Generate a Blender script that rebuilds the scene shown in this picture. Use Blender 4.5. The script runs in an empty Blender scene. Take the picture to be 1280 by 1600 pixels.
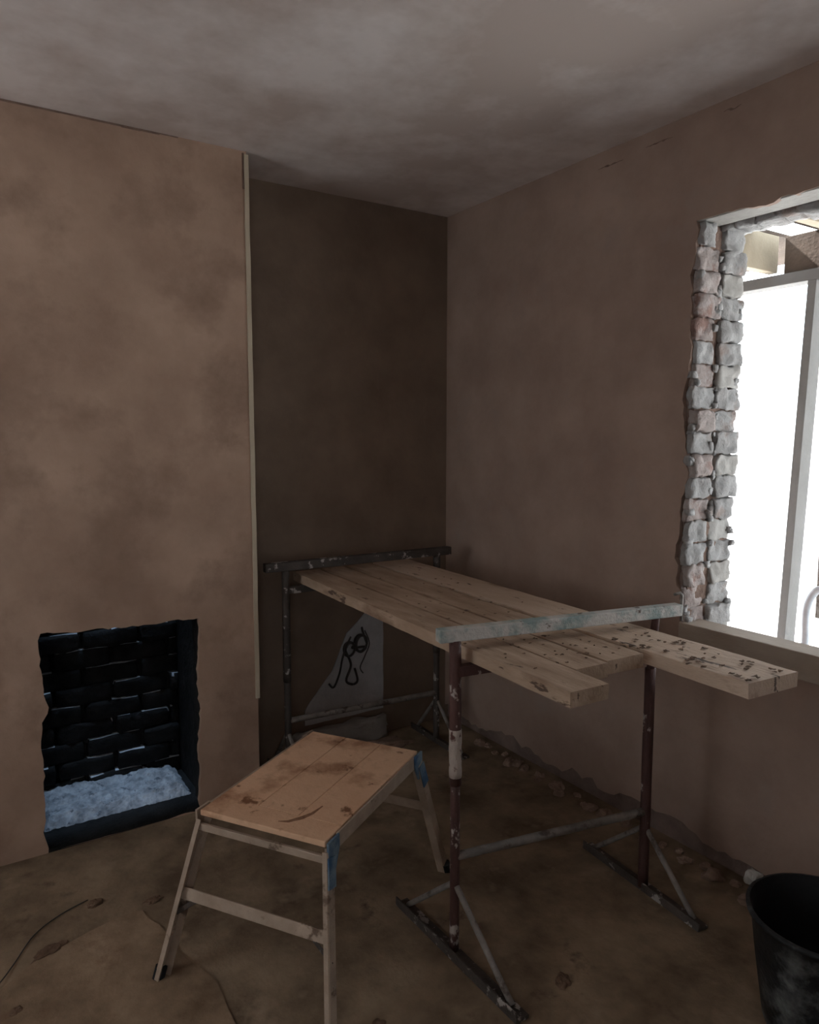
import bpy, bmesh, math, random
from mathutils import Vector, Matrix, noise
from mathutils.geometry import tessellate_polygon
sc = bpy.context.scene
col = sc.collection
R = random.Random(7)

# ---------------------------------------------------------------- camera
F = 1148.0
PITCH = math.atan(120 / 1148.0); YAW = math.atan2(748, 1154)
cam = bpy.data.cameras.new('camera'); co = bpy.data.objects.new('camera', cam); col.objects.link(co)
cam.sensor_fit = 'VERTICAL'; cam.sensor_height = 36; cam.lens = 36 * F / 1600
cam.clip_start = .02
co.location = (0, 0, 1.45)
co.rotation_euler = (math.pi / 2 - PITCH, 0, -YAW)
sc.camera = co

# ---------------------------------------------------------------- light and exposure
SKY = 5.0
w = bpy.data.worlds.new('overcast_sky'); sc.world = w; w.use_nodes = True
bg = w.node_tree.nodes['Background']
bg.inputs[0].default_value = (.86, .94, 1.0, 1); bg.inputs[1].default_value = SKY
vs = sc.view_settings
vs.view_transform = 'Standard'; vs.look = 'None'; vs.gamma = 1; vs.use_curve_mapping = False
vs.exposure = -0.32
sc.cycles.use_denoising = True
sc.cycles.max_bounces = 10; sc.cycles.diffuse_bounces = 8
sc.cycles.sample_clamp_indirect = 4

def area(name, loc, rot, sx, sy, power=0, colr=(1, 1, 1), portal=False, spread=180):
    l = bpy.data.lights.new(name, 'AREA'); l.shape = 'RECTANGLE'; l.size = sx; l.size_y = sy
    l.energy = power if not portal else 1; l.color = colr; l.spread = math.radians(spread)
    if portal: l.cycles.is_portal = True
    o = bpy.data.objects.new(name, l); col.objects.link(o); o.location = loc; o.rotation_euler = rot
    return o
H90 = math.pi / 2
XL0 = -1.75
# portals guide the sky through the two openings; they give no light of their own
area('window_portal', (2.395, 1.08, 1.46), (0, H90, 0), 1.36, .96, portal=True)
# daylight from the rear doorway / window behind the camera
area('rear_daylight', (-1.05, -1.72, 1.45), (H90, 0, 0), .8, 1.3, power=.8, colr=(1.0, .80, .62))
# daylight from the window opening in the left wall, out of the frame
area('left_window_daylight', (XL0 + .01, 1.75, 1.45), (0, -H90, 0), 1.2, 1.0, power=2.1, colr=(1.0, .80, .62))
sun = bpy.data.lights.new('sun', 'SUN'); sun.energy = 34; sun.angle = math.radians(2); sun.color = (1, .97, .93)
so = bpy.data.objects.new('sun', sun); col.objects.link(so); so.rotation_euler = Vector((-.12, .72, .70)).to_track_quat('Z', 'Y').to_euler()
# daylight falling down the open flue
area('flue_daylight', (.55, 2.97, 2.42), (0, 0, 0), .40, .20, power=1.5, colr=(.50, .72, 1.0), spread=36)

# ---------------------------------------------------------------- materials
def mat(name, base, alt=None, scale=4, rough=.9, bump=.3, bscale=60, spots=None, spot_scale=14, spot_lo=.6, spot_hi=.66,
        metal=0, detail=6, lo=.35, hi=.65, stretch=(1, 1, 1), spots2=None, s2scale=30, s2lo=.62, s2hi=.66, spec=.25):
    m = bpy.data.materials.new(name); m.use_nodes = True; nt = m.node_tree; N = nt.nodes; L = nt.links
    b = N['Principled BSDF']; b.inputs['Roughness'].default_value = rough; b.inputs['Metallic'].default_value = metal
    b.inputs['Specular IOR Level'].default_value = spec
    tc = N.new('ShaderNodeTexCoord'); mp = N.new('ShaderNodeMapping'); L.new(tc.outputs['Object'], mp.inputs[0])
    mp.inputs['Scale'].default_value = stretch
    def nz(s, d=detail, off=0):
        n = N.new('ShaderNodeTexNoise'); n.noise_dimensions = '4D'; n.inputs['W'].default_value = off
        n.inputs['Scale'].default_value = s; n.inputs['Detail'].default_value = d
        n.inputs['Roughness'].default_value = .62
        L.new(mp.outputs[0], n.inputs['Vector']); return n.outputs[0]
    def ramp(src, a, c):
        r = N.new('ShaderNodeMapRange'); r.inputs[1].default_value = a; r.inputs[2].default_value = c; L.new(src, r.inputs[0]); r.clamp = True
        return r.outputs[0]
    def mix(f, a, c):
        x = N.new('ShaderNodeMix'); x.data_type = 'RGBA'; L.new(f, x.inputs[0])
        if isinstance(a, tuple): x.inputs[6].default_value = a + (1,)
        else: L.new(a, x.inputs[6])
        x.inputs[7].default_value = c + (1,)
        return x.outputs[2]
    cur = mix(ramp(nz(scale), lo, hi), base, alt or tuple(min(1, c * 1.25) for c in base))
    if spots: cur = mix(ramp(nz(spot_scale, 5, 3.1), spot_lo, spot_hi), cur, spots)
    if spots2: cur = mix(ramp(nz(s2scale, 4, 8.7), s2lo, s2hi), cur, spots2)
    L.new(cur, b.inputs['Base Color'])
    if bump:
        bp = N.new('ShaderNodeBump'); bp.inputs['Strength'].default_value = bump; bp.inputs['Distance'].default_value = .01
        L.new(nz(bscale, 5, 5.5), bp.inputs['Height']); L.new(bp.outputs[0], b.inputs['Normal'])
    return m
M = {}
M['plaster'] = mat('pink_plaster', (.315, .21, .155), (.445, .31, .235), scale=2.6, bump=.25, bscale=26, lo=.38, hi=.66,
                   spots=(.25, .165, .12), spot_scale=4, spot_lo=.50, spot_hi=.70)
M['plaster_r'] = mat('pink_brown_plaster', (.285, .20, .16), (.38, .275, .225), scale=3.2, bump=.22, bscale=26,
                     spots=(.31, .235, .20), spot_scale=6, spot_lo=.56, spot_hi=.75)
M['ceiling'] = mat('ceiling_plaster', (.58, .495, .455), (.86, .80, .78), scale=1.6, bump=.12, bscale=14, lo=.42, hi=.62)
M['plaster_dark'] = mat('dark_grey_brown_plaster', (.165, .118, .088), (.22, .16, .12), scale=4, bump=.25, bscale=22)  # darker plaster tone for the alcove walls
M['lit_grey_render'] = mat('lit_grey_render', (.36, .36, .37), (.46, .46, .47), scale=9, bump=.4, bscale=60)
M['floor'] = mat('dusty_floor', (.115, .080, .052), (.31, .23, .155), scale=4.2, bump=.5, bscale=18, spots=(.12, .08, .055), spot_scale=8,
                 spot_lo=.60, spot_hi=.70, spots2=(.38, .29, .205), s2scale=4.6, s2lo=.58, s2hi=.75)
M['brick'] = mat('broken_brick', (.24, .23, .225), (.37, .365, .36), scale=9, bump=.8, bscale=45, spots=(.24, .19, .17), spot_scale=7, spot_lo=.56, spot_hi=.66)
M['brick_pink'] = mat('pink_broken_brick', (.25, .20, .185), (.37, .33, .315), scale=11, bump=.9, bscale=45, spots=(.22, .14, .12), spot_scale=15, spot_lo=.52, spot_hi=.62)
M['old_brick'] = mat('old_shaded_brick', (.16, .115, .10), (.24, .175, .15), scale=10, bump=.8, bscale=45)  # brick darkened to stand in for contact shade at the wall foot
M['mortar'] = mat('dark_mortar', (.14, .09, .07), (.22, .15, .12), scale=20, bump=.8, bscale=60)
M['concrete'] = mat('concrete_lintel', (.30, .285, .265), (.40, .385, .365), scale=7, bump=.4, bscale=50, spots=(.25, .22, .2), spot_scale=11, spot_lo=.64, spot_hi=.7)
M['soot'] = mat('sooty_brick', (.012, .012, .012), (.026, .025, .025), scale=9, spec=.06, bump=1.0, bscale=40, spots=(.05, .05, .055), spot_scale=9, spot_lo=.62, spot_hi=.75)
M['lit_ledge_dust'] = mat('lit_mortar_dust', (.30, .32, .35), (.55, .58, .62), scale=22, bump=.6, bscale=60)
M['ash'] = mat('pale_ash', (.16, .17, .185), (.42, .43, .45), scale=24, bump=1.0, bscale=50, spots=(.12, .13, .15), spot_scale=26, spot_lo=.60, spot_hi=.64)
M['board'] = mat('dusty_scaffold_board', (.31, .215, .15), (.49, .365, .27), scale=7, rough=.85, bump=.5, bscale=40, stretch=(2.2, .5, 1.5),
                 spots=(.20, .125, .085), spot_scale=5, spot_lo=.54, spot_hi=.68, spots2=(.12, .08, .06), s2scale=16, s2lo=.63, s2hi=.67)
M['board_pale'] = mat('pale_scaffold_board', (.50, .375, .28), (.60, .47, .37), scale=5, rough=.85, bump=.5, bscale=40, stretch=(2.2, .5, 1.5),
                 spots=(.33, .23, .16), spot_scale=6, spot_lo=.58, spot_hi=.70, spots2=(.13, .095, .075), s2scale=15, s2lo=.625, s2hi=.65)
M['ply'] = mat('plaster_dusted_plank', (.62, .375, .235), (.72, .47, .31), scale=5, rough=.85, bump=.35, bscale=40, lo=.3, hi=.6,
               spots=(.36, .19, .11), spot_scale=6.5, spot_lo=.51, spot_hi=.66, spots2=(.22, .105, .055), s2scale=14, s2lo=.61, s2hi=.67)
M['alu'] = mat('dusty_aluminium', (.34, .26, .20), (.48, .38, .30), scale=12, rough=.6, bump=.4, bscale=70, spots=(.16, .11, .08), spot_scale=16, metal=.15)
M['blue'] = mat('blue_paint_dusted', (.045, .10, .18), (.20, .26, .30), scale=16, rough=.6, bump=.5, bscale=50, lo=.42, hi=.62)
M['steel'] = mat('red_brown_steel', (.055, .028, .025), (.105, .052, .046), scale=8, rough=.55, bump=.5, bscale=70,
                 spots=(.42, .37, .34), spot_scale=24, spot_lo=.585, spot_hi=.62, stretch=(1, 1, .6))
M['steel_white'] = mat('plaster_caked_steel', (.36, .30, .26), (.50, .43, .38), scale=16, rough=.7, bump=.8, bscale=60,
                 spots=(.10, .045, .04), spot_scale=20, spot_lo=.56, spot_hi=.60, stretch=(1, 1, .6))
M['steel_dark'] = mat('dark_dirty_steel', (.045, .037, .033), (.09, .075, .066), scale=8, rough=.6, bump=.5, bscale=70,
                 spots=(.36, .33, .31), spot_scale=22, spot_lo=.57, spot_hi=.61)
M['steel_grey'] = mat('grey_dusted_steel', (.14, .125, .112), (.26, .235, .215), scale=14, rough=.6, bump=.5, bscale=70, spots=(.08, .06, .05), spot_scale=18, spot_lo=.55, spot_hi=.62)
M['teal'] = mat('pale_green_paint_plastered', (.23, .30, .29), (.50, .48, .45), scale=12, rough=.6, bump=.6, bscale=60, lo=.42, hi=.56,
                spots=(.12, .09, .07), spot_scale=24, spot_lo=.61, spot_hi=.65)
M['timber'] = mat('new_sawn_timber', (.34, .29, .21), (.42, .36, .27), scale=4, rough=.7, bump=.2, bscale=60, stretch=(1, .4, 1))
M['timber_grey'] = mat('weathered_timber', (.14, .137, .13), (.18, .175, .17), scale=4, rough=.7, bump=.2, bscale=60)
M['timber_dark'] = mat('dark_stained_timber', (.07, .05, .038), (.11, .08, .06), scale=6, rough=.8, bump=.3, bscale=60)
M['sill'] = mat('sill_board', (.33, .27, .22), (.42, .355, .295), scale=5, rough=.8, bump=.3, bscale=50, stretch=(1, .5, 1))
M['white'] = mat('white_render', (.88, .89, .90), (.93, .93, .93), scale=3, bump=.1)
M['ground'] = mat('pale_concrete_ground', (.80, .80, .79), (.88, .88, .87), scale=2, bump=.2)
M['rubber'] = mat('black_plastic_bucket', (.012, .013, .014), (.022, .024, .026), scale=10, rough=.5, bump=.3, bscale=50, spots=(.17, .18, .18), spot_scale=11, spot_lo=.50, spot_hi=.72)
M['rubber_in'] = mat('black_plastic_inside', (.008, .008, .009), (.013, .013, .014), scale=10, rough=.6, bump=.2)
M['crust'] = mat('plaster_crust', (.30, .29, .27), (.42, .40, .37), scale=18, bump=.8)
M['bead'] = mat('timber_bead', (.40, .335, .25), (.52, .445, .34), scale=9, rough=.8, bump=.3, stretch=(1, 1, .3), spots=(.25, .18, .12), spot_scale=14, spot_lo=.64, spot_hi=.7)
M['lump'] = mat('dried_plaster_lump', (.10, .062, .038), (.20, .13, .09), scale=20, bump=.8)
M['rubble'] = mat('broken_plaster', (.20, .135, .10), (.31, .22, .17), scale=14, bump=.9)
M['smear'] = mat('brown_smear', (.22, .115, .065), (.33, .18, .11), scale=30, bump=.6)
M['cable'] = mat('black_cable', (.03, .028, .026), (.06, .055, .05), scale=20, rough=.4, bump=.1)
M['galv'] = mat('galvanised_tube', (.42, .45, .49), (.58, .62, .67), scale=10, rough=.4, bump=.1, metal=.3)
M['sheet'] = mat('floor_sheet', (.15, .10, .062), (.36, .26, .175), scale=5, rough=.85, bump=.6, bscale=16, spots=(.20, .125, .08), spot_scale=8, spot_lo=.56, spot_hi=.68)

# ---------------------------------------------------------------- helpers
def obj(name, bm, m, parent=None, smooth=False):
    me = bpy.data.meshes.new(name); bmesh.ops.recalc_face_normals(bm, faces=bm.faces[:]); bm.to_mesh(me); bm.free()
    for mm in (m if isinstance(m, (list, tuple)) else [m]): me.materials.append(mm)
    if smooth:
        for p in me.polygons: p.use_smooth = True
    o = bpy.data.objects.new(name, me); col.objects.link(o)
    if parent:
        o.parent = parent; o.matrix_parent_inverse = Matrix.Translation(-Vector(parent.location))
    return o
def tag(o, label=None, cat=None, group=None, kind=None):
    for k, v in (('label', label), ('category', cat), ('group', group), ('kind', kind)):
        if v: o[k] = v
    return o
def thing(name, label, cat, loc, group=None):
    o = bpy.data.objects.new(name, None); col.objects.link(o); o.location = loc; o.empty_display_size = .05
    return tag(o, label, cat, group)
def box(bm, lo, hi, bevel=0, mi=0, jit=0):
    x0, y0, z0 = lo; x1, y1, z1 = hi
    v = [bm.verts.new(p) for p in [(x0,y0,z0),(x1,y0,z0),(x1,y1,z0),(x0,y1,z0),(x0,y0,z1),(x1,y0,z1),(x1,y1,z1),(x0,y1,z1)]]
    fs = [bm.faces.new([v[i] for i in q]) for q in [(0,3,2,1),(4,5,6,7),(0,1,5,4),(1,2,6,5),(2,3,7,6),(3,0,4,7)]]
    for f in fs: f.material_index = mi
    if bevel:
        es = list({e for f in fs for e in f.edges})
        bmesh.ops.bevel(bm, geom=es, offset=bevel, segments=2, affect='EDGES', profile=.5)
    return v
def bar(bm, a, b, wdt, hgt, up=(0, 0, 1), bevel=.002):
    """rectangular bar from a to b"""
    a = Vector(a); b = Vector(b); d = (b - a); L = d.length; d.normalize(); up = Vector(up)
    s = d.cross(up).normalized(); u = s.cross(d).normalized()
    t = bmesh.new(); box(t, (0, -wdt / 2, -hgt / 2), (L, wdt / 2, hgt / 2), bevel)
    m = Matrix(((d.x, s.x, u.x, a.x), (d.y, s.y, u.y, a.y), (d.z, s.z, u.z, a.z), (0, 0, 0, 1)))
    t.transform(m); me = bpy.data.meshes.new('t'); t.to_mesh(me); t.free(); bm.from_mesh(me); bpy.data.meshes.remove(me)
def tube(bm, pts, r, n=14, cap=True, wob=0):
    pts = [Vector(p) for p in pts]; rings = []
    rr = r if isinstance(r, (list, tuple)) else [r] * len(pts)
    ref = Vector((0, 0, 1)) if abs((pts[-1] - pts[0]).normalized().z) < .9 else Vector((1, 0, 0))
    for i, p in enumerate(pts):
        d = (pts[min(i + 1, len(pts) - 1)] - pts[max(i - 1, 0)]).normalized()
        s = d.cross(ref)
        if s.length < 1e-4: s = d.cross(Vector((0, 1, 0)))
        s.normalize(); u = s.cross(d)
        rings.append([bm.verts.new(p + (s * math.cos(2 * math.pi * k / n) + u * math.sin(2 * math.pi * k / n)) * (rr[i] + (R.uniform(-wob, wob) if wob else 0))) for k in range(n)])
    for i in range(len(rings) - 1):
        for k in range(n): bm.faces.new([rings[i][k], rings[i][(k + 1) % n], rings[i + 1][(k + 1) % n], rings[i + 1][k]])
    if cap: bm.faces.new(rings[0][::-1]); bm.faces.new(rings[-1])
def seg(a, b, n=8):
    a = Vector(a); b = Vector(b); return [a.lerp(b, i / n) for i in range(n + 1)]
def rough_block(bm, lo, hi, amp=.006, cuts=3, seed=0, mi=0, fr=25, ex=16):
    t = bmesh.new(); bmesh.ops.create_cube(t, size=1); bmesh.ops.subdivide_edges(t, edges=t.edges[:], cuts=cuts, use_grid_fill=True)
    lo = Vector(lo); hi = Vector(hi); c = (lo + hi) / 2; s = hi - lo
    for v in t.verts:
        q = v.co.copy(); m = max(abs(q.x), abs(q.y), abs(q.z)); l = (abs(q.x) ** ex + abs(q.y) ** ex + abs(q.z) ** ex) ** (1 / ex)
        q *= .5 / max(l, 1e-6) if m > .49 else 1
        p = Vector((q.x * s.x, q.y * s.y, q.z * s.z)) + c
        p += noise.noise_vector(p * fr + Vector((seed * 3.3, seed, 0))) * amp + noise.noise_vector(p * fr * 4 + Vector((seed, 5, 0))) * amp * .35
        v.co = p
    me = bpy.data.meshes.new('t'); t.to_mesh(me); t.free(); n0 = len(bm.faces); bm.from_mesh(me); bpy.data.meshes.remove(me)
    bm.faces.ensure_lookup_table()
    for f in bm.faces[n0:]: f.material_index = mi; f.smooth = True
def holed(bm, outer, hole, axis, c0, c1):
    """slab between coordinate c0 (room face) and c1 on axis, 2D outlines outer/hole"""
    def P(p, c):
        return (c, p[0], p[1]) if axis == 'x' else ((p[0], c, p[1]) if axis == 'y' else (p[0], p[1], c))
    loops = [outer] + ([hole] if hole else [])
    flat = [p for l in loops for p in l]
    tris = tessellate_polygon([[Vector((p[0], p[1], 0)) for p in l] for l in loops])
    A = [bm.verts.new(P(p, c0)) for p in flat]; B = [bm.verts.new(P(p, c1)) for p in flat]
    for t in tris:
        try: bm.faces.new([A[i] for i in t]); bm.faces.new([B[i] for i in reversed(t)])
        except ValueError: pass
    k = 0
    for l in loops:
        n = len(l)
        for i in range(n): bm.faces.new([A[k + i], A[k + (i + 1) % n], B[k + (i + 1) % n], B[k + i]])
        k += n
def ragged(pts, step, amp, seed):
    out = []; n = len(pts)
    for i in range(n):
        a = Vector(pts[i]); b = Vector(pts[(i + 1) % n]); k = max(1, int((b - a).length / step)); nn = Vector((-(b - a).y, (b - a).x)).normalized()
        for j in range(k):
            p = a.lerp(b, j / k)
            d = noise.noise(Vector((p.x * 9, p.y * 9, seed))) * amp + noise.noise(Vector((p.x * 34, p.y * 34, seed + 5))) * amp * .6
            out.append(tuple(p + nn * d + Vector((R.uniform(-1, 1), R.uniform(-1, 1))) * amp * .15))
    return out

XR, YA, YB, ZC, XL, YR = 2.15, 2.72, 2.98, 2.495, -1.75, -1.8
XC = 1.040           # outside corner of the chimney breast
WY0, WY1, WZ0, WZ1 = .60, 1.567, .775, 2.147   # window hole in the right wall

# ---------------------------------------------------------------- structure
bm = bmesh.new(); box(bm, (XL - .2, YR - .2, -.12), (XR + .25, YB + .2, 0)); tag(obj('floor', bm, M['floor']), kind='structure')
bm = bmesh.new(); box(bm, (XL - .2, YR - .2, ZC), (XR + .245, 2.72, ZC + .15)); box(bm, (XC - .0, 2.72, ZC), (XR + .245, YB + .2, ZC + .15))
tag(obj('ceiling', bm, M['ceiling']), kind='structure')
bm = bmesh.new(); holed(bm, [(YR - .15, 0), (YA, 0), (YA, ZC), (YR - .15, ZC)], [(1.25, .85), (2.25, .85), (2.25, 2.05), (1.25, 2.05)], 'x', XL, XL - .15); tag(obj('wall_left', bm, M['plaster']), kind='structure')
bm = bmesh.new(); holed(bm, [(XL, 0), (XR, 0), (XR, ZC), (XL, ZC)], [(-1.47, .75), (-.63, .75), (-.63, 2.12), (-1.47, 2.12)], 'y', YR, YR - .15)
tag(obj('wall_rear', bm, M['plaster']), kind='structure')
# chimney breast front with the ragged fireplace hole
fp = [(.262, -.0005), (.262, .28), (.262, .47), (.278, .50), (.272, .778), (.45, .77), (.815, .763), (.808, .5), (.800, -.0005)]
hole = ragged(fp[:-1] + [fp[-1]], .02, .012, 2.2)
hole = [(x, max(z, .001)) for x, z in hole]
# keep the bottom edge on the floor: open-bottomed outline
seq = [p for p in hole if p[1] > .0015]
outer = [(XL, 0), (.262, 0)] + seq + [(.800, 0), (XC, 0), (XC, ZC), (XL, ZC)]
bm = bmesh.new(); holed(bm, outer, None, 'y', YA, YA + .022)
tag(obj('wall_chimney', bm, M['plaster']), kind='structure')
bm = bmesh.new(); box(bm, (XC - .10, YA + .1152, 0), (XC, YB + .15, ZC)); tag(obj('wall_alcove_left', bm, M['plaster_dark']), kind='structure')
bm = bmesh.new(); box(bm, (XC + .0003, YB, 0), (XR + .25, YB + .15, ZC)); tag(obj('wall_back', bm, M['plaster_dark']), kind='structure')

# right wall: masonry core, plaster coat with ragged window edge and ragged foot
core = bmesh.new(); holed(core, [(YR, 0), (YB, 0), (YB, ZC), (YR, ZC)], [(WY0, WZ0 - .056), (WY1 + .03, WZ0 - .056), (WY1 + .03, WZ1 + .03), (WY0, WZ1 + .03)], 'x', XR + .018, XR + .245)
wr = tag(obj('wall_right', core, M['old_brick']), kind='structure')
hp = [(WY0 - .02, WZ0 - .03), (WY1 + .015, WZ0 - .03), (WY1 + .045, 1.05), (WY1 + .015, 1.30), (WY1 + .05, 1.50), (WY1 + .012, 1.75), (WY1 + .018, 2.0), (WY1 + .02, WZ1 + .006), (WY0 - .02, WZ1 + .006)]
hole = ragged(hp, .022, .02, 4.4)
top0 = WZ1 + .004
hole = [(y, min(z, top0 + .004 * noise.noise(Vector((y * 30, 0, 0))))) for y, z in hole]
foot = []; yy = YB
n = 90
for i in range(n + 1):
    y = YB + (.45 - YB) * i / n
    zz = .075 + .06 * noise.noise(Vector((y * 5, 1.3, 0))) + .03 * noise.noise(Vector((y * 19, 3, 0)))
    if y < 1.15: zz *= max(0.05, (y - .5) / .65)
    foot.append((y, max(.012, zz)))
outer = [(YR, ZC), (YR, .012)] + foot[::-1] + [(YB, ZC)]
bm = bmesh.new(); holed(bm, outer, hole, 'x', XR, XR + .0178)
obj('plaster_coat', bm, M['plaster_r'], wr)

# ragged cracks along the ceiling joint
bm = bmesh.new()
for y0, y1, z0 in ((1.90, 2.02, 2.437), (1.69, 1.80, 2.447), (1.44, 1.50, 2.46)):
    k = 12; prev = None
    for i in range(k + 1):
        t = i / k; y = y0 + (y1 - y0) * t; z = z0 + .006 * noise.noise(Vector((y * 40, 2, 2))); hgt = max(.0005, .0045 * math.sin(math.pi * t) * (.5 + 1.3 * noise.noise(Vector((y * 60, 9, 9)))))
        a = bm.verts.new((XR - .0012, y, z - hgt)); b = bm.verts.new((XR - .0012, y, z + hgt)); c = bm.verts.new((XR + .002, y, z))
        if prev:
            bm.faces.new([prev[0], a, b, prev[1]])
            bm.faces.new([prev[0], a, c, prev[2]]); bm.faces.new([prev[1], b, c, prev[2]])
        prev = (a, b, c)
obj('crack', bm, M['mortar'], wr)
bm = bmesh.new()  # dark strip stands in for the cracked joint's shadow gap under the ceiling
for i in range(40):
    x = XL + (XC - .25 - XL) * i / 40; h_ = .004 + .005 * (noise.noise(Vector((x * 9, 1, 7))) + .5)
    box(bm, (x, YA - .0012, ZC - h_), (x + (XC - .25 - XL) / 40, YA + .002, ZC - .0002))
tag(obj('trim_3', bm, M['mortar']), kind='structure')

# timber bead on the breast corner
bm = bmesh.new()
n = 50; prof = []
for i in range(n + 1):
    z = .405 + (ZC - .012 - .405) * i / n; o = .0018 * noise.noise(Vector((0, 3, z * 7)))
    ring = [bm.verts.new(p) for p in ((XC - .010 + o, YA - .0065, z), (XC + .006 + o, YA - .0075, z), (XC + .006 + o, YA + .03, z), (XC - .010 + o, YA + .03, z))]
    prof.append(ring)
for i in range(n):
    for k in range(4): bm.faces.new([prof[i][k], prof[i][(k + 1) % 4], prof[i + 1][(k + 1) % 4], prof[i + 1][k]])
bm.faces.new(prof[0]); bm.faces.new(prof[-1])
tr = tag(obj('trim_1', bm, M['bead']), kind='structure')
bm = bmesh.new(); box(bm, (XC - .016, YA - .003, 2.36), (XC - .0095, YA + .02, 2.488)); obj('dark_joint', bm, M['mortar'], tr)

# ---------------------------------------------------------------- window opening
win = bpy.data.objects.new('window_1', None); col.objects.link(win); win.location = (XR + .1, WY1, WZ0); win['kind'] = 'structure'
NC = 18; CH = (WZ1 - WZ0) / NC
for leaf, (xa, xb, mt) in enumerate(((XR + .004, XR + .112, (M['brick_pink'], M['brick'])), (XR + .126, XR + .245, (M['brick'], M['concrete'])))):
    for side in (1, -1):
        bm = bmesh.new()
        for k in range(-leaf, NC):
            z = WZ0 + k * CH + (.02 if k < 0 else 0)
            if side == 1:
                j = R.uniform(-.012, .012); dp = R.choice((.10, .12, .14))
                if leaf == 0 and k == 17: j = -.014
                lo = (xa + R.uniform(-.004, .008), WY1 + j, z + .0015); hi = (xb + R.uniform(-.012, .008), WY1 + .028 if dp else 0, z + CH - .0015)
                if leaf == 0 and k == 17: hi = (hi[0] - .035, hi[1], hi[2])
                rough_block(bm, lo, hi, amp=.010, cuts=8, seed=k + 40 * leaf, mi=R.choice((0, 1)) if leaf == 0 else (0 if R.random() < .75 else 1), fr=28)
            else:
                rough_block(bm, (xa, WY0 - .03, z + .004), (xb, WY0 + .012 + R.uniform(-.008, .008), z + CH - .004), amp=.007, cuts=2, seed=k + 90)
        obj('brick_jamb', bm, mt, win)
bm = bmesh.new(); box(bm, (XR + .02, WY1 + .012, WZ0), (XR + .235, WY1 + .0295, WZ1)); obj('mortar_backing', bm, M['mortar'], win)
# loose mortar bits in the joints
bm = bmesh.new()
for k in range(60):
    z = R.uniform(WZ0, WZ1 - .03); x = R.choice((XR + .01, XR + .115, XR + .12, XR + .235)) + R.uniform(-.012, .012); s = R.uniform(.006, .014)
    rough_block(bm, (x - s, WY1 - .004, z - s), (x + s, WY1 + .016, z + s), amp=.008, cuts=1, seed=k + 200, fr=50)
obj('loose_mortar', bm, M['brick'], win)
bm = bmesh.new(); box(bm, (XR + .004, WY0 - .1, WZ1), (XR + .112, WY1 + .10, WZ1 + .10), .004); obj('lintel', bm, M['concrete'], win)
bm = bmesh.new()
for k in range(14):
    y = WY0 + k * .072; rough_block(bm, (XR + .128 , y, WZ1 - .016 + R.uniform(-.006, .01)), (XR + .245, y + .075, WZ1 + .06), amp=.012, cuts=3, seed=k + 300)
obj('lintel', bm, M['brick'], win)
bm = bmesh.new(); box(bm, (XR - .006, WY0 - .03, WZ0 - .055), (XR + .095, WY1 + .022, WZ0 + .030), .003); obj('sill_board', bm, M['sill'], win)

# ---------------------------------------------------------------- fireplace (lining behind the breast front)
bm = bmesh.new(); holed(bm, [(XL, 0), (.250, 0), (.256, .785), (.820, .776), (.812, 0), (XC, 0), (XC, ZC), (XL, ZC)], None, 'y', YA + .0222, YA + .115)
sb = tag(obj('wall_chimney_brick', bm, M['soot']), kind='structure')
fpl = bpy.data.objects.new('fireplace', None); col.objects.link(fpl); fpl.location = (.54, YA + .12, 0)
tag(fpl, 'open sooty brick fireplace recess with pale ash on its hearth', 'fireplace')
bm = bmesh.new()
x0, x1, y0, y1 = .235, .83, YA + .1155, YA + .385
rows = 12; chh = .075
for r_ in range(rows):
    xx = x0 - (r_ % 2) * .11
    while xx < x1 - .01:
        a = max(xx, x0); b = min(xx + .215, x1)
        if b - a > .02:
            pr = R.choice((.001, .002, .003, .004, .006, .016))
            rough_block(bm, (a + .003, y1 - pr, r_ * chh + .001), (b - .001, y1 + .05, r_ * chh + chh - .0005), amp=.007, cuts=3, seed=r_ * 9 + int(xx * 30), fr=24)
        xx += .222
# upward faces carry mortar dust, paled further to look lit, in patches
bm.faces.ensure_lookup_table()
bm.normal_update()
for f in bm.faces:
    c = f.calc_center_median()
    if f.normal.z > .35 and noise.noise(Vector((c.x * 9, c.z * 6, 3))) > -.02: f.material_index = 1
obj('brick_back', bm, [M['soot'], M['lit_ledge_dust']], fpl)
bm = bmesh.new(); box(bm, (x0 - .1, y1 + .02, 0), (x1 + .1, y1 + .1, 2.49)); box(bm, (x0 - .1, y0, 0), (x0, y1 + .02, 2.49)); box(bm, (x1, y0, 0), (x1 + .1, y1 + .02, 2.49))
box(bm, (x0, y0, .85), (x1, y0 + .012, 2.49))
box(bm, (x0, y0, 2.4895), (x1, y1 + .02, 2.52))
obj('flue_lining', bm, M['soot'], fpl)
bm = bmesh.new(); box(bm, (.2505, YA + .0005, .0004), (.811, YA + .395, .012)); box(bm, (.811, YA + .1155, .0004), (.8295, YA + .395, .012)); obj('hearth_slab', bm, M['soot'], fpl)
bm = bmesh.new(); gx, gy = 70, 36; G = []
for iy in range(gy + 1):
    row = []
    for ix in range(gx + 1):
        u, v = ix / gx, iy / gy; x = .262 + .545 * u; y = YA + .125 + .26 * v
        e = min(1, v / .22, u / .06, (1 - u) / .08)
        h_ = .012 + .030 * max(0, e) ** .6 * (1 + .5 * noise.noise(Vector((x * 14, y * 14, 1)))) + .009 * noise.noise(Vector((x * 60, y * 60, 2))) + .012 * v - .012 * (1 - max(0, e))
        row.append(bm.verts.new((x, y, max(.006, h_))))
    G.append(row)
for iy in range(gy):
    for ix in range(gx): bm.faces.new([G[iy][ix], G[iy][ix + 1], G[iy + 1][ix + 1], G[iy + 1][ix]])
obj('ash_bed', bm, M['ash'], fpl)

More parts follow.
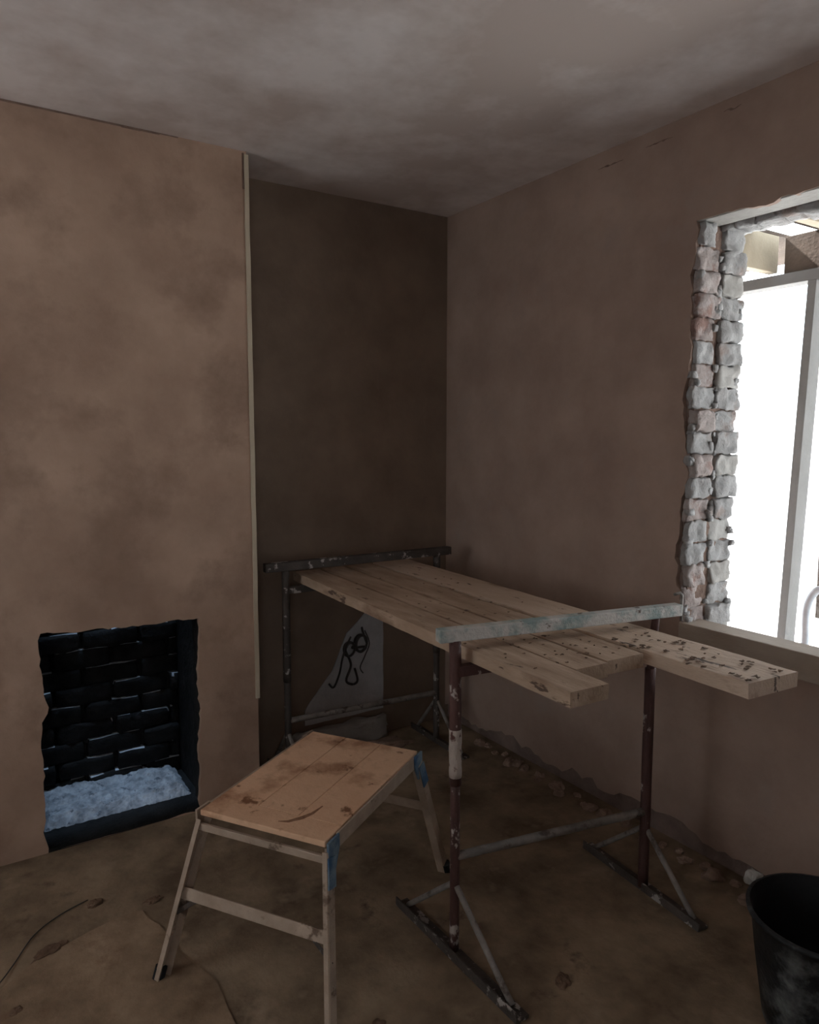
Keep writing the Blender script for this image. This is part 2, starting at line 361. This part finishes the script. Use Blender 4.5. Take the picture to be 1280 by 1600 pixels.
# ---------------------------------------------------------------- grey render patch, paled and cut to the window-lit shape, with its rough foot
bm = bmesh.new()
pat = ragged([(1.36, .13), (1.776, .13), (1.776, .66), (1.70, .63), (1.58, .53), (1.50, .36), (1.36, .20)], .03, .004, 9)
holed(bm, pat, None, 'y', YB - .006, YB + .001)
tag(obj('trim_2', bm, M['lit_grey_render']), kind='structure')
bm = bmesh.new(); rough_block(bm, (1.30, YB - .05, -.004), (1.775, YB - .001, .105), amp=.02, cuts=10, seed=3, fr=22)
tag(obj('broken_block', bm, M['concrete']), 'rough pale masonry ledge at the foot of the alcove wall, behind the far trestle', 'masonry')

# ---------------------------------------------------------------- trestles
def trestle(label, L, Rr, zt, feet, mats, cfg):
    """L, Rr: (x, y) of the two legs; zt: top of head rail"""
    L = Vector((*L, 0)); Rr = Vector((*Rr, 0)); d = (Rr - L).normalized()
    t = thing('builders_trestle', label, 'trestle', ((L + Rr) / 2)[:], 'builders trestles')
    hl, hr = cfg['over']
    a = L - d * hl + Vector(cfg['off']); b = Rr + d * hr + Vector(cfg.get('offR', cfg['off']))
    up = Vector((0, 0, 1))
    bm = bmesh.new(); bar(bm, a + up * (zt - .018), b + up * (zt - .018), .035, .036, bevel=.003); obj('head_rail', bm, mats['head'], t)
    bm = bmesh.new(); bar(bm, L + up * (zt - .118), Rr + up * (zt - .118), .025, .03, bevel=.002); obj('lower_rail', bm, mats['leg'], t)
    for i, (P, ft) in enumerate(((L, feet), (Rr, feet))):
        zs = cfg['sleeve'][i]; q = Vector(cfg['off'] if i == 0 else cfg.get('offR', cfg['off'])) * .4
        bm = bmesh.new(); tube(bm, seg(P + up * .012, P + up * zs, 10), cfg['rad'][i][0], wob=.0004); lg = obj('leg', bm, mats['leg'], t, True)
        bm = bmesh.new(); tube(bm, seg(P + up * (zs - .02), P + q + up * (zt - .034), 10), cfg['rad'][i][1], wob=.0005); obj('sleeve', bm, mats['sleeve'][i], lg, True)
        if i == 0 and mats.get('crust'):
            bm = bmesh.new(); tube(bm, seg(P + up * .520, P + q * .3 + up * .655, 8), .0174, wob=.0009); obj('plaster_crust', bm, mats['crust'], lg, True)
        if cfg.get('pin') == i:
            bm = bmesh.new(); bar(bm, P + Vector((.019, -.01, .66)), P + Vector((.019, -.01, .735)), .010, .010); obj('locking_pin', bm, M['steel_grey'], lg)
        f0, f1 = ft[i]
        f0 = Vector((*f0, .008)); f1 = Vector((*f1, .008))
        bm = bmesh.new(); bar(bm, f0, f1, .042, .010, bevel=.001)
        bar(bm, f0 + Vector((-.019, 0, .013)), f1 + Vector((-.019, 0, .013)), .005, .020, bevel=.0005)
        obj('foot_bar', bm, M['steel_dark'], t)
        for e in (f0, f1):
            e2 = P + Vector(((e.x - P.x), (e.y - P.y), 0)) * .86 + up * .018
            bm = bmesh.new(); tube(bm, seg(P + up * .205 + (e2 - P).normalized() * .01, e2, 6), .0085, 10, wob=.0004); obj('brace', bm, mats['brace'], t, True)
    z0, z1 = cfg['rung']
    bm = bmesh.new(); tube(bm, seg(L + up * z0, Rr + up * z1, 16), .0125, 12, wob=.0006); obj('rung', bm, mats['rung'], t, True)
    # upstands that stop the boards sliding off the rail ends
    for (e, s) in ((a, 1), (b, -1)):
        bm = bmesh.new()
        if s == 1 and not cfg.get('hook'): bar(bm, e + up * (zt - .05), e + up * (zt + .022), .006, .03); obj('upstand', bm, mats['head'], t)
        elif cfg.get('hook') and s == -1:
            o = d * .012
            tube(bm, [e - d * .02 + up * (zt + .030), e + o * .4 + up * (zt + .032), e + o + up * (zt + .024), e + o + up * (zt - .02), e + o + up * (zt - .055)], .005, 8); obj('end_hook', bm, M['steel_grey'], t, True)
        elif s == 1: bar(bm, e + up * (zt - .04), e + up * (zt + .024), .006, .03); obj('upstand', bm, mats['head'], t)
        else: bm.free()
    return t
trestle('near builders trestle with pale green plastered head rail and red-brown legs', (1.153, 1.548), (1.836, 1.456), .935,
        [((1.147, 1.815), (1.150, 1.258)), ((1.868, 1.725), (1.822, 1.225))],
        dict(head=M['teal'], leg=M['steel'], brace=M['steel_grey'], rung=M['steel_grey'], sleeve=(M['steel'], M['steel']), crust=M['steel_white']),
        dict(over=(.048, .068), off=(0, .012, 0), offR=(0, -.035, 0), sleeve=(.517, .73), rad=((.0135, .0165), (.0165, .0125)), rung=(.289, .264), hook=True, pin=1))
trestle('far builders trestle with dark rusty head rail in the alcove', (1.187, 2.765), (1.93, 2.745), .935,
        [((1.187, 2.955), (1.187, 2.53)), ((1.945, 2.955), (1.935, 2.52))],
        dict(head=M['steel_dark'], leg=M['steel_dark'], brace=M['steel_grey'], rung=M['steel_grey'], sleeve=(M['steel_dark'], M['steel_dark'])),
        dict(over=(.09, .07), off=(0, 0, 0), sleeve=(.45, .46), rad=((.0145, .0165), (.0145, .0165)), rung=(.262, .245)))

# ---------------------------------------------------------------- scaffold boards
ZT = .872
def board(label, nl, fl, wn, nearcut, m, th=.038, seed=0, dz=0):
    nl = Vector((*nl, 0)); fl = Vector((*fl, 0)); d = (fl - nl); L = d.length; d.normalize(); s = Vector((d.y, -d.x, 0))
    t = bmesh.new(); nx, ny = 4, 60
    bmesh.ops.create_cube(t, size=1)
    bmesh.ops.subdivide_edges(t, edges=[e for e in t.edges if abs((e.verts[0].co - e.verts[1].co).y) > .5], cuts=ny, use_grid_fill=True)
    bmesh.ops.bevel(t, geom=[e for e in t.edges if len(e.link_faces) == 2 and e.calc_face_angle() > .5 and abs((e.verts[0].co-e.verts[1].co).normalized().y) > .5], offset=.02, segments=1, affect='EDGES')
    for v in t.verts:
        q = v.co
        x = (q.x + .5) * wn; y = (q.y + .5) * L; z = (q.z - .5) * th
        nn = noise.noise(Vector((y * 8, seed, x * 5)))
        x += .002 * nn + .0015 * noise.noise(Vector((y * 35, seed, x * 30)))
        z += .0012 * noise.noise(Vector((x * 30, y * 12, seed)))
        if q.y < -.45 : y += (x - wn / 2) * nearcut + .004 * noise.noise(Vector((x * 40, z * 40, seed)))
        v.co = nl + s * x + d * y + Vector((0, 0, ZT + z + dz))
    return tag(obj('scaffold_board', t, m), label, 'scaffold board', 'scaffold boards')
board('dusty scaffold board nearest the fireplace side, with its end jutting past the near trestle', (1.180, 1.152), (1.264, 2.86), .119, 0, M['board'], seed=1)
board('second scaffold board from the left, its short end jutting out under the near head rail', (1.312, 1.262), (1.397, 2.86), .106, 0, M['board'], seed=2)
board('third scaffold board from the left, short end beside the longest board', (1.429, 1.268), (1.516, 2.87), .131, 0, M['board'], seed=3)
board('longest scaffold board, jutting far past the near trestle towards the window', (1.572, .966), (1.662, 2.87), .186, -.02, M['board_pale'], seed=4)

bm = bmesh.new()
for i in range(130):
    t_ = R.random(); r_ = R.random()
    if i < 60: x = 1.575 + R.random() * .16; y = .975 + R.random() ** 1.5 * .5; s_ = R.uniform(.002, .0065)
    elif i < 105: x = 1.20 + R.random() * .34; y = 1.29 + R.random() * .35; s_ = R.uniform(.0015, .005)
    else: x = 1.29 + R.random() * .45; y = 1.5 + R.random() * 1.2; s_ = R.uniform(.0015, .005)
    rough_block(bm, (x - s_ * 1.5, y - s_ * 1.2, ZT + .0036), (x + s_ * 1.5, y + s_ * 1.2, ZT + s_ * .8), amp=s_ * .8, cuts=1, seed=i, fr=150, ex=4)
tag(obj('plaster_crumbs', bm, M['lump']), 'dried dark plaster crumbs scattered over the tops of the scaffold boards', 'plaster crumbs', kind='stuff')

# ---------------------------------------------------------------- hop-up platform
O = Vector((.763, 1.555, 0)); LD = Vector((.838, .545, 0)).normalized(); SD = Vector((-.545, .838, 0)).normalized()
hop = thing('hop_up_platform', 'low folding hop-up step with plaster-stained plank top and blue corner brackets', 'work platform', (O + LD * .29 + SD * .195)[:])
LN, WD, HT = .580, .395, .45
def W(a, b, z): return O + LD * a + SD * b + Vector((0, 0, z))
def hbox(bm, a0, a1, b0, b1, z0, z1, bev=.002):
    t = bmesh.new(); box(t, (a0, b0, z0), (a1, b1, z1), bev)
    m = Matrix(((LD.x, SD.x, 0, O.x), (LD.y, SD.y, 0, O.y), (0, 0, 1, 0), (0, 0, 0, 1))); t.transform(m)
    me = bpy.data.meshes.new('t'); t.to_mesh(me); t.free(); bm.from_mesh(me); bpy.data.meshes.remove(me)
pw = (WD - .008) / 3
for i in range(3):
    bm = bmesh.new(); hbox(bm, .085, LN - .004, .004 + i * pw + .0008, .004 + (i + 1) * pw - .0008, HT - .016, HT, .0015); obj('top_plank', bm, M['ply'], hop)
bm = bmesh.new(); hbox(bm, .0, .0845, .004, WD - .004, HT - .016, HT, .003); obj('end_plank', bm, M['ply'], hop)
for b0 in (-.004, WD - .002):
    bm = bmesh.new(); hbox(bm, .05, LN - .03, b0, b0 + .006, HT - .042, HT - .002, .001); obj('side_rail', bm, M['alu'], hop)
for a0, b0 in ((-.004, -.009), (LN - .05, -.009), (LN - .05, WD + .003), (-.004, WD + .003)):
    bm = bmesh.new()
    ms = M['blue'] if b0 < 0 else M['alu']
    pts = [(0, HT - .001), (.055, HT - .001), (.055, HT - .035), (.035, HT - .085), (.004, HT - .085)] if a0 < 0.1 else [(0, HT - .001), (.055, HT - .001), (.058, HT - .085), (.028, HT - .085), (.0, HT - .035)]
    fa = [bm.verts.new(W(a0 + p[0], b0, p[1])) for p in pts]; fb = [bm.verts.new(W(a0 + p[0], b0 + .006, p[1])) for p in pts]
    bm.faces.new(fa[::-1]); bm.faces.new(fb); k = len(pts)
    for i in range(k): bm.faces.new([fa[i], fa[(i + 1) % k], fb[(i + 1) % k], fb[i]])
    obj('corner_bracket', bm, ms, hop)
bm = bmesh.new(); sp = [W(.035, .165, HT + .0004), W(.045, .140, HT + .0006), W(.075, .118, HT + .0008), W(.105, .105, HT + .0008), W(.150, .100, HT + .0004)]
tube(bm, sp, [.002, .005, .007, .005, .002], 8, wob=.001)
for v in bm.verts: v.co.z = HT + (v.co.z - HT) * .35
obj('plaster_smear', bm, M['smear'], hop)
def chan(bm, a, b, wd, dp, along):
    """U channel leg: web plus two flanges"""
    a = Vector(a); b = Vector(b); d = (b - a).normalized(); al = (along - d * along.dot(d)).normalized(); s = d.cross(al)
    sg = 1 if s.dot(LD) * math.copysign(1, (b - a).dot(LD)) > 0 else -1
    for off, w_, h_ in ((Vector((0, 0, 0)), .004, wd), (al * dp * .28 + s * sg * wd / 2, dp * .56, .004), (al * dp / 2 - s * sg * wd / 2, dp, .004)):
        aa = a + off; bb = b + off
        vs_ = []
        for p in (aa, bb):
            for u, v in ((-1, -1), (1, -1), (1, 1), (-1, 1)): vs_.append(bm.verts.new(p + al * u * w_ / 2 + s * v * h_ / 2))
        for q in ((0, 1, 2, 3), (7, 6, 5, 4), (0, 4, 5, 1), (1, 5, 6, 2), (2, 6, 7, 3), (3, 7, 4, 0)): bm.faces.new([vs_[i] for i in q])
legs = {}
for nm, a, b, fa, fb in (('nl', .012, WD + .004, -.088, WD + .083 - .005), ('nr', .012, -.004, -.088, -.065), ('fr', LN - .012, -.006, LN + .105, -.055), ('fl', LN - .012, WD + .006, LN + .10, WD + .06)):
    top = W(a, b, HT - .028); ft = W(fa, fb, .004); legs[nm] = (top, ft)
    bm = bmesh.new(); chan(bm, top, ft, .031, .024, SD if b < .1 else -SD); lg = obj('leg', bm, M['alu'], hop)
    bm = bmesh.new(); dd = (top - ft).normalized(); tube(bm, [ft - dd * .0035, ft + dd * .028], .017, 8); obj('rubber_foot', bm, M['rubber'], lg)
    if b < .1:
        bm = bmesh.new(); bar(bm, top.lerp(ft, .03) - SD * .004, top.lerp(ft, .20) - SD * .004, .036, .004, up=SD, bevel=.0005); obj('painted_plate', bm, M['blue'], lg)
def on(nm, t): return legs[nm][0].lerp(legs[nm][1], t)
bm = bmesh.new(); bar(bm, on('nl', .045) - LD * .006, on('nr', .045) - LD * .006, .010, .020, up=(0, 0, 1)); obj('end_rail', bm, M['alu'], hop)
bm = bmesh.new(); bar(bm, on('fl', .035), on('fr', .035), .012, .022); obj('end_rail', bm, M['alu'], hop)
bm = bmesh.new(); bar(bm, on('nl', .47), on('nr', .47), .006, .032, up=(on('nl', 0) - on('nl', 1)).normalized()); obj('rung', bm, M['alu'], hop)
bm = bmesh.new(); bar(bm, on('fl', .42), on('fr', .42), .006, .034, up=(on('fl', 0) - on('fl', 1)).normalized()); obj('rung', bm, M['alu'], hop)
for n_, o_ in (('nl', 'nr'), ('nr', 'nl')):
    a = on(n_, .60); b = on(n_, .49).lerp(on(o_, .49), .12)
    bm = bmesh.new(); bar(bm, a, b, .003, .014); obj('brace', bm, M['steel_dark'], hop)

# ---------------------------------------------------------------- bucket
bc = Vector((1.742, .850, 0)); bk = thing('bucket', 'black plaster-splashed plastic bucket standing by the right wall', 'bucket', bc[:])
bm = bmesh.new(); n = 48; prof = [(.0, .004), (.118, .004), (.124, .02), (.150, .20), (.160, .285), (.171, .290), (.172, .300), (.163, .302)]
prev = None
def ringat(bm, r, z):
    return [bm.verts.new((bc.x + r * math.cos(2 * math.pi * k / n), bc.y + r * math.sin(2 * math.pi * k / n), z)) for k in range(n)]
rings = [ringat(bm, max(r, .002), z) for r, z in prof]
for i in range(len(rings) - 1):
    for k in range(n): bm.faces.new([rings[i][k], rings[i][(k + 1) % n], rings[i + 1][(k + 1) % n], rings[i + 1][k]])
bm.faces.new(rings[0]); obj('bucket_body', bm, M['rubber'], bk, True)
bm = bmesh.new(); rings = [ringat(bm, max(r, .002), z) for r, z in [(.1632, .3019), (.156, .285), (.146, .20), (.120, .025), (.0, .012)]]
for i in range(len(rings) - 1):
    for k in range(n): bm.faces.new([rings[i][k], rings[i][(k + 1) % n], rings[i + 1][(k + 1) % n], rings[i + 1][k]])
bm.faces.new(rings[-1]); obj('inner_wall', bm, M['rubber_in'], bk, True)
ear = Vector((bc.x + .172 * math.cos(1.53), bc.y + .172 * math.sin(1.53), .296))
bm = bmesh.new(); rough_block(bm, ear + Vector((-.018, -.004, -.022)), ear + Vector((.018, .028, .012)), amp=.008, cuts=4, seed=4, fr=40); e_ = obj('handle_ear', bm, M['crust'], bk)
e_['label'] = 'ear crusted with pale plaster'

# ---------------------------------------------------------------- coiled cable on the alcove wall
bm = bmesh.new()
def sm(pts, k=6):
    P = [Vector(p) for p in pts]; out = []
    for i in range(len(P) - 1):
        p0 = P[max(i - 1, 0)]; p1 = P[i]; p2 = P[i + 1]; p3 = P[min(i + 2, len(P) - 1)]
        for j in range(k):
            t = j / k
            out.append(.5 * ((2 * p1) + (-p0 + p2) * t + (2 * p0 - 5 * p1 + 4 * p2 - p3) * t * t + (-p0 + 3 * p1 - 3 * p2 + p3) * t ** 3))
    out.append(P[-1]); return out
Yc = YB - .022
def loop(cx, cz, rx, rz, turns, dy, ph=0): return [(cx + rx * math.cos(ph + a * .6), Yc + dy * math.sin(a * .33), cz + rz * math.sin(ph + a * .6)) for a in range(int(10.5 * turns))]
tube(bm, sm([(1.66, YB - .004, .545), (1.655, Yc, .53)] + loop(1.645, .475, .030, .040, 2, .010) + [(1.60, Yc, .46)] + loop(1.585, .455, .026, .034, 1.6, .01, .5) + [(1.59, Yc, .38), (1.565, Yc, .31), (1.60, Yc, .285), (1.625, Yc, .30), (1.61, Yc, .36)]), .0058, 8)
tube(bm, sm([(1.675, YB - .004, .53), (1.69, Yc, .47), (1.665, Yc, .41), (1.64, Yc, .36), (1.655, Yc, .33)]), .003, 8)
tube(bm, sm([(1.60, YB - .004, .51), (1.55, Yc, .43), (1.53, Yc, .35), (1.50, Yc, .29), (1.475, Yc, .31)]), .005, 8)
tag(obj('electric_cable', bm, M['cable'], None, True), 'tangle of loose black cable coiled on the alcove wall below the boards', 'cable')

# ---------------------------------------------------------------- lumps and rubble on the floor
def lump(name, x, y, sx, sy, sz, ang, m, seed, z0=0):
    t = bmesh.new(); bmesh.ops.create_icosphere(t, subdivisions=3, radius=1)
    for v in t.verts:
        q = v.co; k = 1 + .45 * noise.noise(q * 1.3 + Vector((seed * 2.1, 0, 0))) + .2 * noise.noise(q * 4 + Vector((seed, 0, 0)))
        p = Vector((q.x * sx * k, q.y * sy * k, max(q.z, -.25) * sz * k))
        c, s = math.cos(ang), math.sin(ang)
        v.co = Vector((x + p.x * c - p.y * s, y + p.x * s + p.y * c, z0 + .25 * sz * .8 + p.z))
    return obj(name, t, m)
for i, (x, y, a, b, h, an, lab) in enumerate((
    (.196, 2.17, .050, .022, .010, .5, 'flat dark plaster lump in front of the fireplace, largest on the left floor'),
    (.345, 2.33, .022, .016, .012, .2, 'small dark plaster lump between the fireplace and the hop-up'),
    (.10, 1.98, .020, .014, .008, .9, 'small dark plaster lump near the left edge of the floor'),
    (.845, 1.445, .018, .015, .008, .3, 'round dark plaster lump between the hop-up and the near trestle foot, lowest in view'),
    (1.277, 1.60, .016, .013, .008, .3, 'small dark plaster lump right of the near trestle left leg'),
    (1.335, 1.305, .030, .020, .008, .8, 'spread-out dark plaster lump on the floor in front of the near trestle'),
    (.50, 2.25, .030, .016, .008, .2, 'low dark plaster lump hidden behind the left leg of the hop-up'))):
    tag(lump('plaster_lump', x, y, a, b, h, an, M['lump'], i + 1), lab, 'plaster lump', 'dried plaster lumps on the floor')
for i in range(26):
    y = 2.62 - i * .055 + R.uniform(-.02, .02); s = R.uniform(.012, .034)
    o = lump('rubble_piece', XR + .0 - .02 - s * .9 - R.uniform(0, .05), y, s, s * R.uniform(.6, 1), s * R.uniform(.5, .9), R.uniform(0, 3), M['rubble'], i + 30)
    tag(o, ('small broken plaster piece at the foot of the right wall near the bucket' if y < 1.5 else 'small broken plaster piece at the foot of the right wall beneath the scaffold boards' if y < 2.1 else 'small broken plaster piece at the foot of the right wall close to the alcove corner'), 'rubble', 'broken plaster near the bucket' if y < 1.5 else 'broken plaster beneath the boards' if y < 2.1 else 'broken plaster by the alcove corner')
t = lump('debris_heap', 1.66, YB - .15, .17, .06, .035, 0, M['rubble'], 77)
tag(t, 'low heap of plaster debris on the alcove floor below the cable tangle', 'debris')

# dusty sheet on the floor at the lower left and a thin cord over it
bm = bmesh.new()
sh = ragged([(-.55, 1.2), (.50, 1.2), (.56, 1.75), (.46, 2.22), (.30, 2.20), (.02, 2.06), (-.55, 1.85)], .05, .015, 6)
holed(bm, sh, None, 'z', .0005, .005)
tag(obj('floor_sheet', bm, M['sheet']), 'thin dusty brown protective sheet on the floor left of the hop-up', 'floor sheet')
bm = bmesh.new()
tube(bm, sm([(-.02, 2.02, .009), (.06, 2.09, .009), (.11, 2.17, .004), (.17, 2.27, .004), (.25, 2.33, .004), (.33, 2.36, .004)]), .0018, 8)
tag(obj('cord', bm, M['cable'], None, True), 'thin dark cord curving over the floor in front of the fireplace', 'cord')

# ---------------------------------------------------------------- outside: extension frame, ground, wall opposite
bm = bmesh.new(); box(bm, (XR + .25, -8, -.30), (14, 12, -.10)); tag(obj('ground', bm, M['ground']), kind='structure')
ex = thing('timber_frame', 'new timber frame of the extension outside the window with stud, plate and joists', 'timber frame', (3.42, 1.8, -.10))
XO = 3.40
bm = bmesh.new(); box(bm, (XO, -1.2, 2.152), (XO + .09, 3.2, 2.203), .003); obj('top_plate', bm, M['timber_grey'], ex)
def stud(yt, yb_):
    bm = bmesh.new(); bar(bm, (XO + .045, yb_, -.055), (XO + .045, yt, 2.152), .040, .09, up=(1, 0, 0)); obj('stud', bm, M['timber_grey'], ex)
stud(1.882, 1.958); stud(1.20, 1.20); stud(.60, .60); stud(0.0, 0.0); stud(3.1, 3.1)
bm = bmesh.new(); box(bm, (XO, -1.2, -.10), (XO + .09, 3.2, -.055), .003); obj('sole_plate', bm, M['timber_grey'], ex)
bm = bmesh.new(); box(bm, (XO + .02, -1.2, 2.204), (XO + .065, 2.03, 2.375), .003); obj('rim_joist', bm, M['timber_dark'], ex)
for y in (2.06, 1.50, .83, .23):
    bm = bmesh.new(); box(bm, (XR + .26, y, 2.215), (XO + .019, y + .045, 2.385), .003); obj('joist', bm, M['timber'], ex)
bm = bmesh.new(); box(bm, (XR + .26, -3, 2.386), (3.2, 5, 2.40)); box(bm, (3.2, -3, 2.386), (XO + .6, 1.905, 2.40)); box(bm, (3.2, 2.06, 2.386), (XO + .6, 5, 2.40)); obj('roof_deck', bm, M['timber_dark'], ex)
bm = bmesh.new(); box(bm, (9.0, -8, -.10), (9.2, 12, 2.2)); tag(obj('garden_wall', bm, M['white']), 'white rendered wall beyond the extension, seen through the window', 'wall')
bm = bmesh.new()
tube(bm, sm([(3.0, 1.607, -.10), (3.0, 1.607, .3), (3.0, 1.607, .60), (3.0, 1.608, .735), (3.0, 1.575, .815), (3.0, 1.53, .825)], 5), .016, 12)
tag(obj('metal_tube', bm, M['galv'], None, True), 'bent galvanised metal tube standing outside the window, right of the stud', 'metal tube')
bm = bmesh.new(); box(bm, (3.34, 1.50, .62), (3.395, 1.752, 1.02), .004)
tag(obj('grey_panel', bm, M['steel_grey']), 'grey panel fixed on the extension frame at the right edge of the picture', 'panel')
